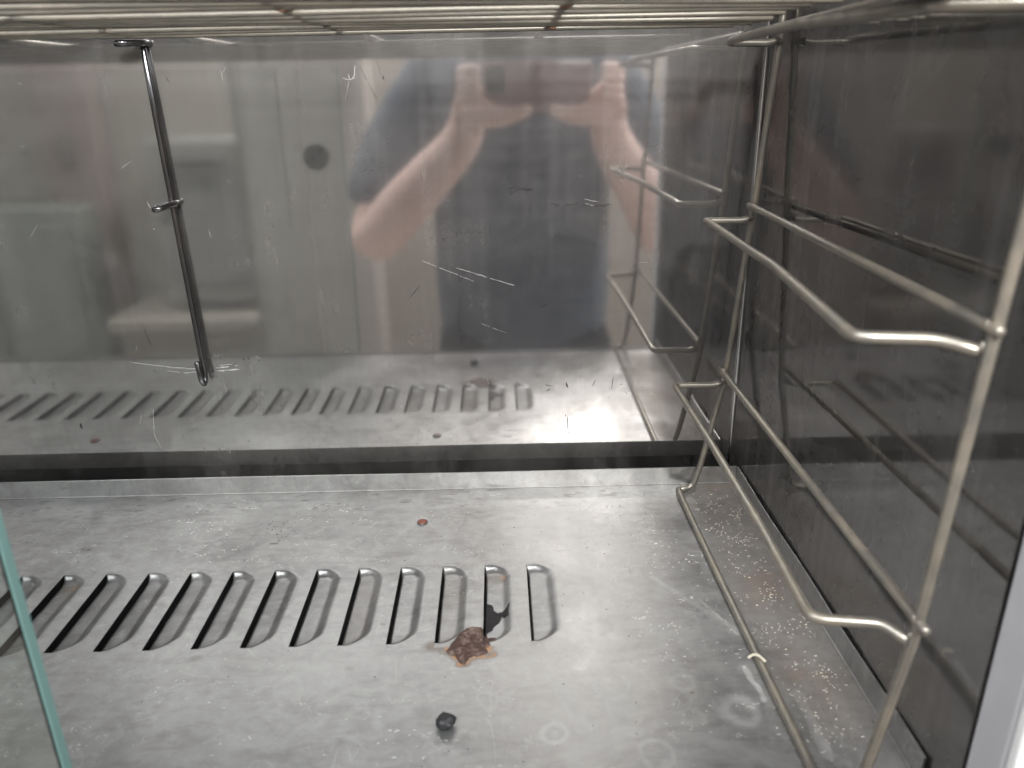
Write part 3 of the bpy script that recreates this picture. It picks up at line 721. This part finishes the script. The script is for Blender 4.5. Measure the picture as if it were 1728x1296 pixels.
per = thing('person', 'person in a dark grey t-shirt holding up a phone, mirrored in the back panel', 'person', (0.05, -0.34, -1.0))
def prl(q): return Vector(q) - per.location
J = dict(pel=(0.05, -0.34, -0.12), wai=(0.05, -0.335, 0.04), che=(0.05, -0.325, 0.25), col=(0.05, -0.33, 0.375), nek=(0.05, -0.318, 0.43), jaw=(0.05, -0.288, 0.475), hea=(0.05, -0.30, 0.555), top=(0.05, -0.315, 0.625),
         shl=(-0.125, -0.335, 0.350), ell=(-0.238, -0.215, 0.045), wrl=(-0.052, -0.060, 0.245), pal=(-0.035, -0.030, 0.315),
         shr=(0.225, -0.335, 0.350), elr=(0.315, -0.215, 0.045), wrr=(0.182, -0.060, 0.245), par=(0.172, -0.030, 0.315),
         hpl=(-0.04, -0.34, -0.19), knl=(-0.05, -0.325, -0.58), anl=(-0.05, -0.35, -0.93), tol=(-0.06, -0.23, -0.975),
         hpr=(0.14, -0.34, -0.19), knr=(0.15, -0.325, -0.58), anr=(0.15, -0.35, -0.93), tor=(0.16, -0.23, -0.975))
Rd = dict(pel=(0.11, 0.085), wai=(0.12, 0.085), che=(0.13, 0.09), col=(0.07, 0.06), nek=0.055, jaw=(0.062, 0.068), hea=(0.076, 0.092), top=(0.055, 0.065),
          shl=0.058, ell=0.050, wrl=0.034, pal=(0.040, 0.026), shr=0.058, elr=0.050, wrr=0.034, par=(0.040, 0.026),
          hpl=0.06, knl=0.045, anl=0.042, tol=0.03, hpr=0.06, knr=0.045, anr=0.042, tor=0.03)
nodes = []; edges = []; ix = {}
def nd(k, q=None, r=None):
    ix[k] = len(nodes); nodes.append((tuple(prl(q if q else J[k])), r if r is not None else Rd[k]))
for k in J: nd(k)
def ed(*ks):
    for a_, b_ in zip(ks, ks[1:]): edges.append((ix[a_], ix[b_]))
ed('pel', 'wai', 'che', 'col', 'nek', 'jaw', 'hea', 'top')
nd('ml', (-0.165, -0.125, 0.130), 0.049); nd('mr', (0.262, -0.125, 0.130), 0.049)
ed('che', 'shl', 'ell', 'ml', 'wrl', 'pal'); ed('che', 'shr', 'elr', 'mr', 'wrr', 'par')
ed('pel', 'hpl', 'knl', 'anl', 'tol'); ed('pel', 'hpr', 'knr', 'anr', 'tor')
for sd, pk, sx in (('l', 'pal', 1), ('r', 'par', -1)):
    b = Vector(J[pk])
    ends = [((0.030, 0.012, 0.036), (0.052, 0.034, 0.030)), ((0.018, 0.022, 0.020), (0.046, 0.036, 0.012)), ((0.014, 0.024, 0.002), (0.042, 0.036, -0.006)), ((0.010, 0.022, -0.016), (0.034, 0.034, -0.022))]
    for i, (m1, m2) in enumerate(ends):
        k0, k1, k2 = f'k{sd}{i}', f'm{sd}{i}', f't{sd}{i}'
        root_ = (0.0 * sx - 0.010 * sx, 0.010, [0.022, 0.010, -0.004, -0.018][i])
        nd(k0, tuple(b + Vector(root_)), 0.0095)
        nd(k1, tuple(b + Vector((-0.018 * sx, 0.028, root_[2] + 0.010))), 0.0088)
        nd(k2, tuple(b + Vector((0.014 * sx, 0.040, root_[2] + 0.012))), 0.0075)
        ed(pk, k0, k1, k2)
    k0, k1 = f'thb{sd}', f'tht{sd}'
    nd(k0, tuple(b + Vector((0.034 * sx, -0.004, -0.034))), 0.022); nd(k1, tuple(b + Vector((0.070 * sx, 0.004, -0.030))), 0.0125); nd(k1 + 'e', tuple(b + Vector((0.092 * sx, 0.006, -0.020))), 0.0095); ed(pk, k0, k1, k1 + 'e')
body = skinned('body', nodes, edges, M['skin'], per)
# face details and hair, clothes
for nm_, q_, sz_, sq_ in (('nose', (0.05, -0.205, 0.545), 0.014, (0.8, 1.0, 1.5)), ('ear', (-0.028, -0.305, 0.545), 0.018, (0.5, 0.8, 1.5)), ('ear', (0.128, -0.305, 0.545), 0.018, (0.5, 0.8, 1.5))):
    a = Acc(); a.add(lump_data(prl(q_), sz_, 2, sq_, 0.04, 1)); a.build(nm_, M['skin'], body)
a = Acc(); a.add(lump_data(prl((0.05, -0.215, 0.505)), 0.018, 2, (1.3, 0.5, 0.4), 0.03, 1)); a.build('lips', simple('lips', (0.42, 0.18, 0.15), 0.5), body)
M['eye'] = simple('eye', (0.10, 0.09, 0.08), 0.2)
for sx in (-0.032, 0.032): a = Acc(); a.add(lump_data(prl((0.05 + sx, -0.222, 0.568)), 0.011, 2, (1.2, 0.6, 0.7), 0.0, 1)); a.build('eye', M['eye'], body)
a = Acc(); a.add(lump_data(prl((0.05, -0.325, 0.600)), 0.098, 3, (0.92, 1.02, 0.85), 0.05, 9)); a.build('hair', M['hair'], body)
sn = [(prl((0.05, -0.345, -0.33)), (0.200, 0.140)), (prl((0.05, -0.338, -0.02)), (0.185, 0.125)), (prl((0.05, -0.328, 0.22)), (0.185, 0.128)), (prl((0.05, -0.332, 0.330)), (0.125, 0.085)), (prl((0.05, -0.332, 0.385)), (0.062, 0.056)),
      (prl((-0.125, -0.335, 0.340)), 0.074), (prl((-0.205, -0.268, 0.175)), 0.072), (prl((-0.232, -0.238, 0.095)), 0.070), (prl((0.225, -0.335, 0.340)), 0.074), (prl((0.285, -0.268, 0.175)), 0.072), (prl((0.305, -0.238, 0.095)), 0.070)]
skinned('shirt', [(tuple(q_), r_) for q_, r_ in sn], [(0, 1), (1, 2), (2, 3), (3, 4), (2, 5), (5, 6), (6, 7), (2, 8), (8, 9), (9, 10)], M['shirt'], per)
tn = [(prl((0.05, -0.345, -0.16)), (0.150, 0.11)), (prl((-0.042, -0.342, -0.22)), 0.098), (prl((-0.05, -0.328, -0.58)), 0.078), (prl((-0.05, -0.348, -0.93)), 0.066), (prl((0.142, -0.342, -0.22)), 0.098), (prl((0.15, -0.328, -0.58)), 0.078), (prl((0.15, -0.348, -0.93)), 0.066)]
skinned('trousers', [(tuple(q_), r_) for q_, r_ in tn], [(0, 1), (1, 2), (2, 3), (0, 4), (4, 5), (5, 6)], M['trousers'], per)
# phone just behind the camera point
ph = thing('phone', 'slim dark phone held sideways in both hands, mirrored in the back panel', 'phone', (0, 0, 0.32))
pm = Matrix(((RT.x, FW.x, UP.x), (RT.y, FW.y, UP.y), (RT.z, FW.z, UP.z)))
ph.rotation_euler = pm.to_euler()
box('shell', (-0.018, -0.019, -0.040), (0.146, -0.010, 0.036), M['phone'], ph, 0.004, 3)
box('camera_bump', (-0.014, -0.0098, -0.012), (0.014, -0.0080, 0.030), M['lens'], ph, 0.0008, 2)

kw_ = lambda n, c, r=0.6: simple(n, c, r, 0.0, 0.08, 3)
tag(box('kitchen_wall', (-3.2, -1.75, -1.0), (2.2, -1.70, 1.05), kw_('cream_kitchen_wall', (0.31, 0.28, 0.25))), kind='structure')
tag(box('ground', (-3.2, -1.69, -1.05), (2.2, 0.9, -1.0), kw_('kitchen_ground', (0.30, 0.27, 0.24))), kind='structure')
def item(name, label, cat, parts, group=None):
    lo = parts[0][1]; hi = parts[0][2]
    b = Vector(((lo[0] + hi[0]) / 2, (lo[1] + hi[1]) / 2, lo[2])); o = thing(name, label, cat, b, group)
    for nm, l_, h_, m_ in parts: box(nm, Vector(l_) - b, Vector(h_) - b, m_, o, 0.01)
    return o
item('door_frame', 'dull red upright door frame mirrored at far left of the back panel', 'door frame', [('post', (-1.56, -1.69, -1.0), (-1.38, -1.58, 1.7), kw_('maroon_paint', (0.24, 0.19, 0.18))), ('hinge_plate', (-1.50, -1.578, 0.10), (-1.46, -1.57, 0.2), M['steel_dark'])])
item('storage_cupboard', 'low grey-green cupboard mirrored at the left edge of the back panel', 'cupboard', [('carcass', (-2.1, -1.69, -1.0), (-1.42, -1.45, -0.03), kw_('sage_paint', (0.20, 0.205, 0.19))), ('door_leaf', (-2.05, -1.449, -0.95), (-1.77, -1.435, -0.08), kw_('sage_paint_door', (0.21, 0.215, 0.20))), ('door_leaf', (-1.74, -1.449, -0.95), (-1.46, -1.435, -0.08), kw_('sage_paint_door2', (0.21, 0.215, 0.20)))])
item('dark_oven', 'dark grey oven mirrored left of the photographer in the back panel', 'oven', [('body', (-1.12, -1.69, -0.34), (-0.78, -1.35, 0.19), kw_('grey_enamel', (0.26, 0.245, 0.23))), ('door_glass', (-1.08, -1.349, -0.28), (-0.82, -1.34, 0.08), kw_('smoked_glass', (0.19, 0.185, 0.18), 0.4)), ('handle', (-1.05, -1.335, 0.11), (-0.85, -1.31, 0.13), M['rail'])])
item('worktop', 'pale worktop mirrored low in the back panel', 'worktop', [('slab', (-1.30, -1.69, -0.42), (-0.76, -1.25, -0.37), kw_('pale_worktop', (0.30, 0.265, 0.235))), ('front_panel', (-1.28, -1.68, -1.0), (-0.78, -1.30, -0.42), kw_('beige_front', (0.29, 0.26, 0.235)))])
fr = item('tall_fridge', 'tall pale steel fridge mirrored beside the photographer', 'fridge', [('door', (-0.72, -1.24, -1.0), (-0.36, -1.05, 1.3), kw_('pale_grey_metal', (0.32, 0.295, 0.27), 0.4)), ('seal', (-0.735, -1.235, -1.0), (-0.721, -1.06, 1.3), M['steel_dark'])])
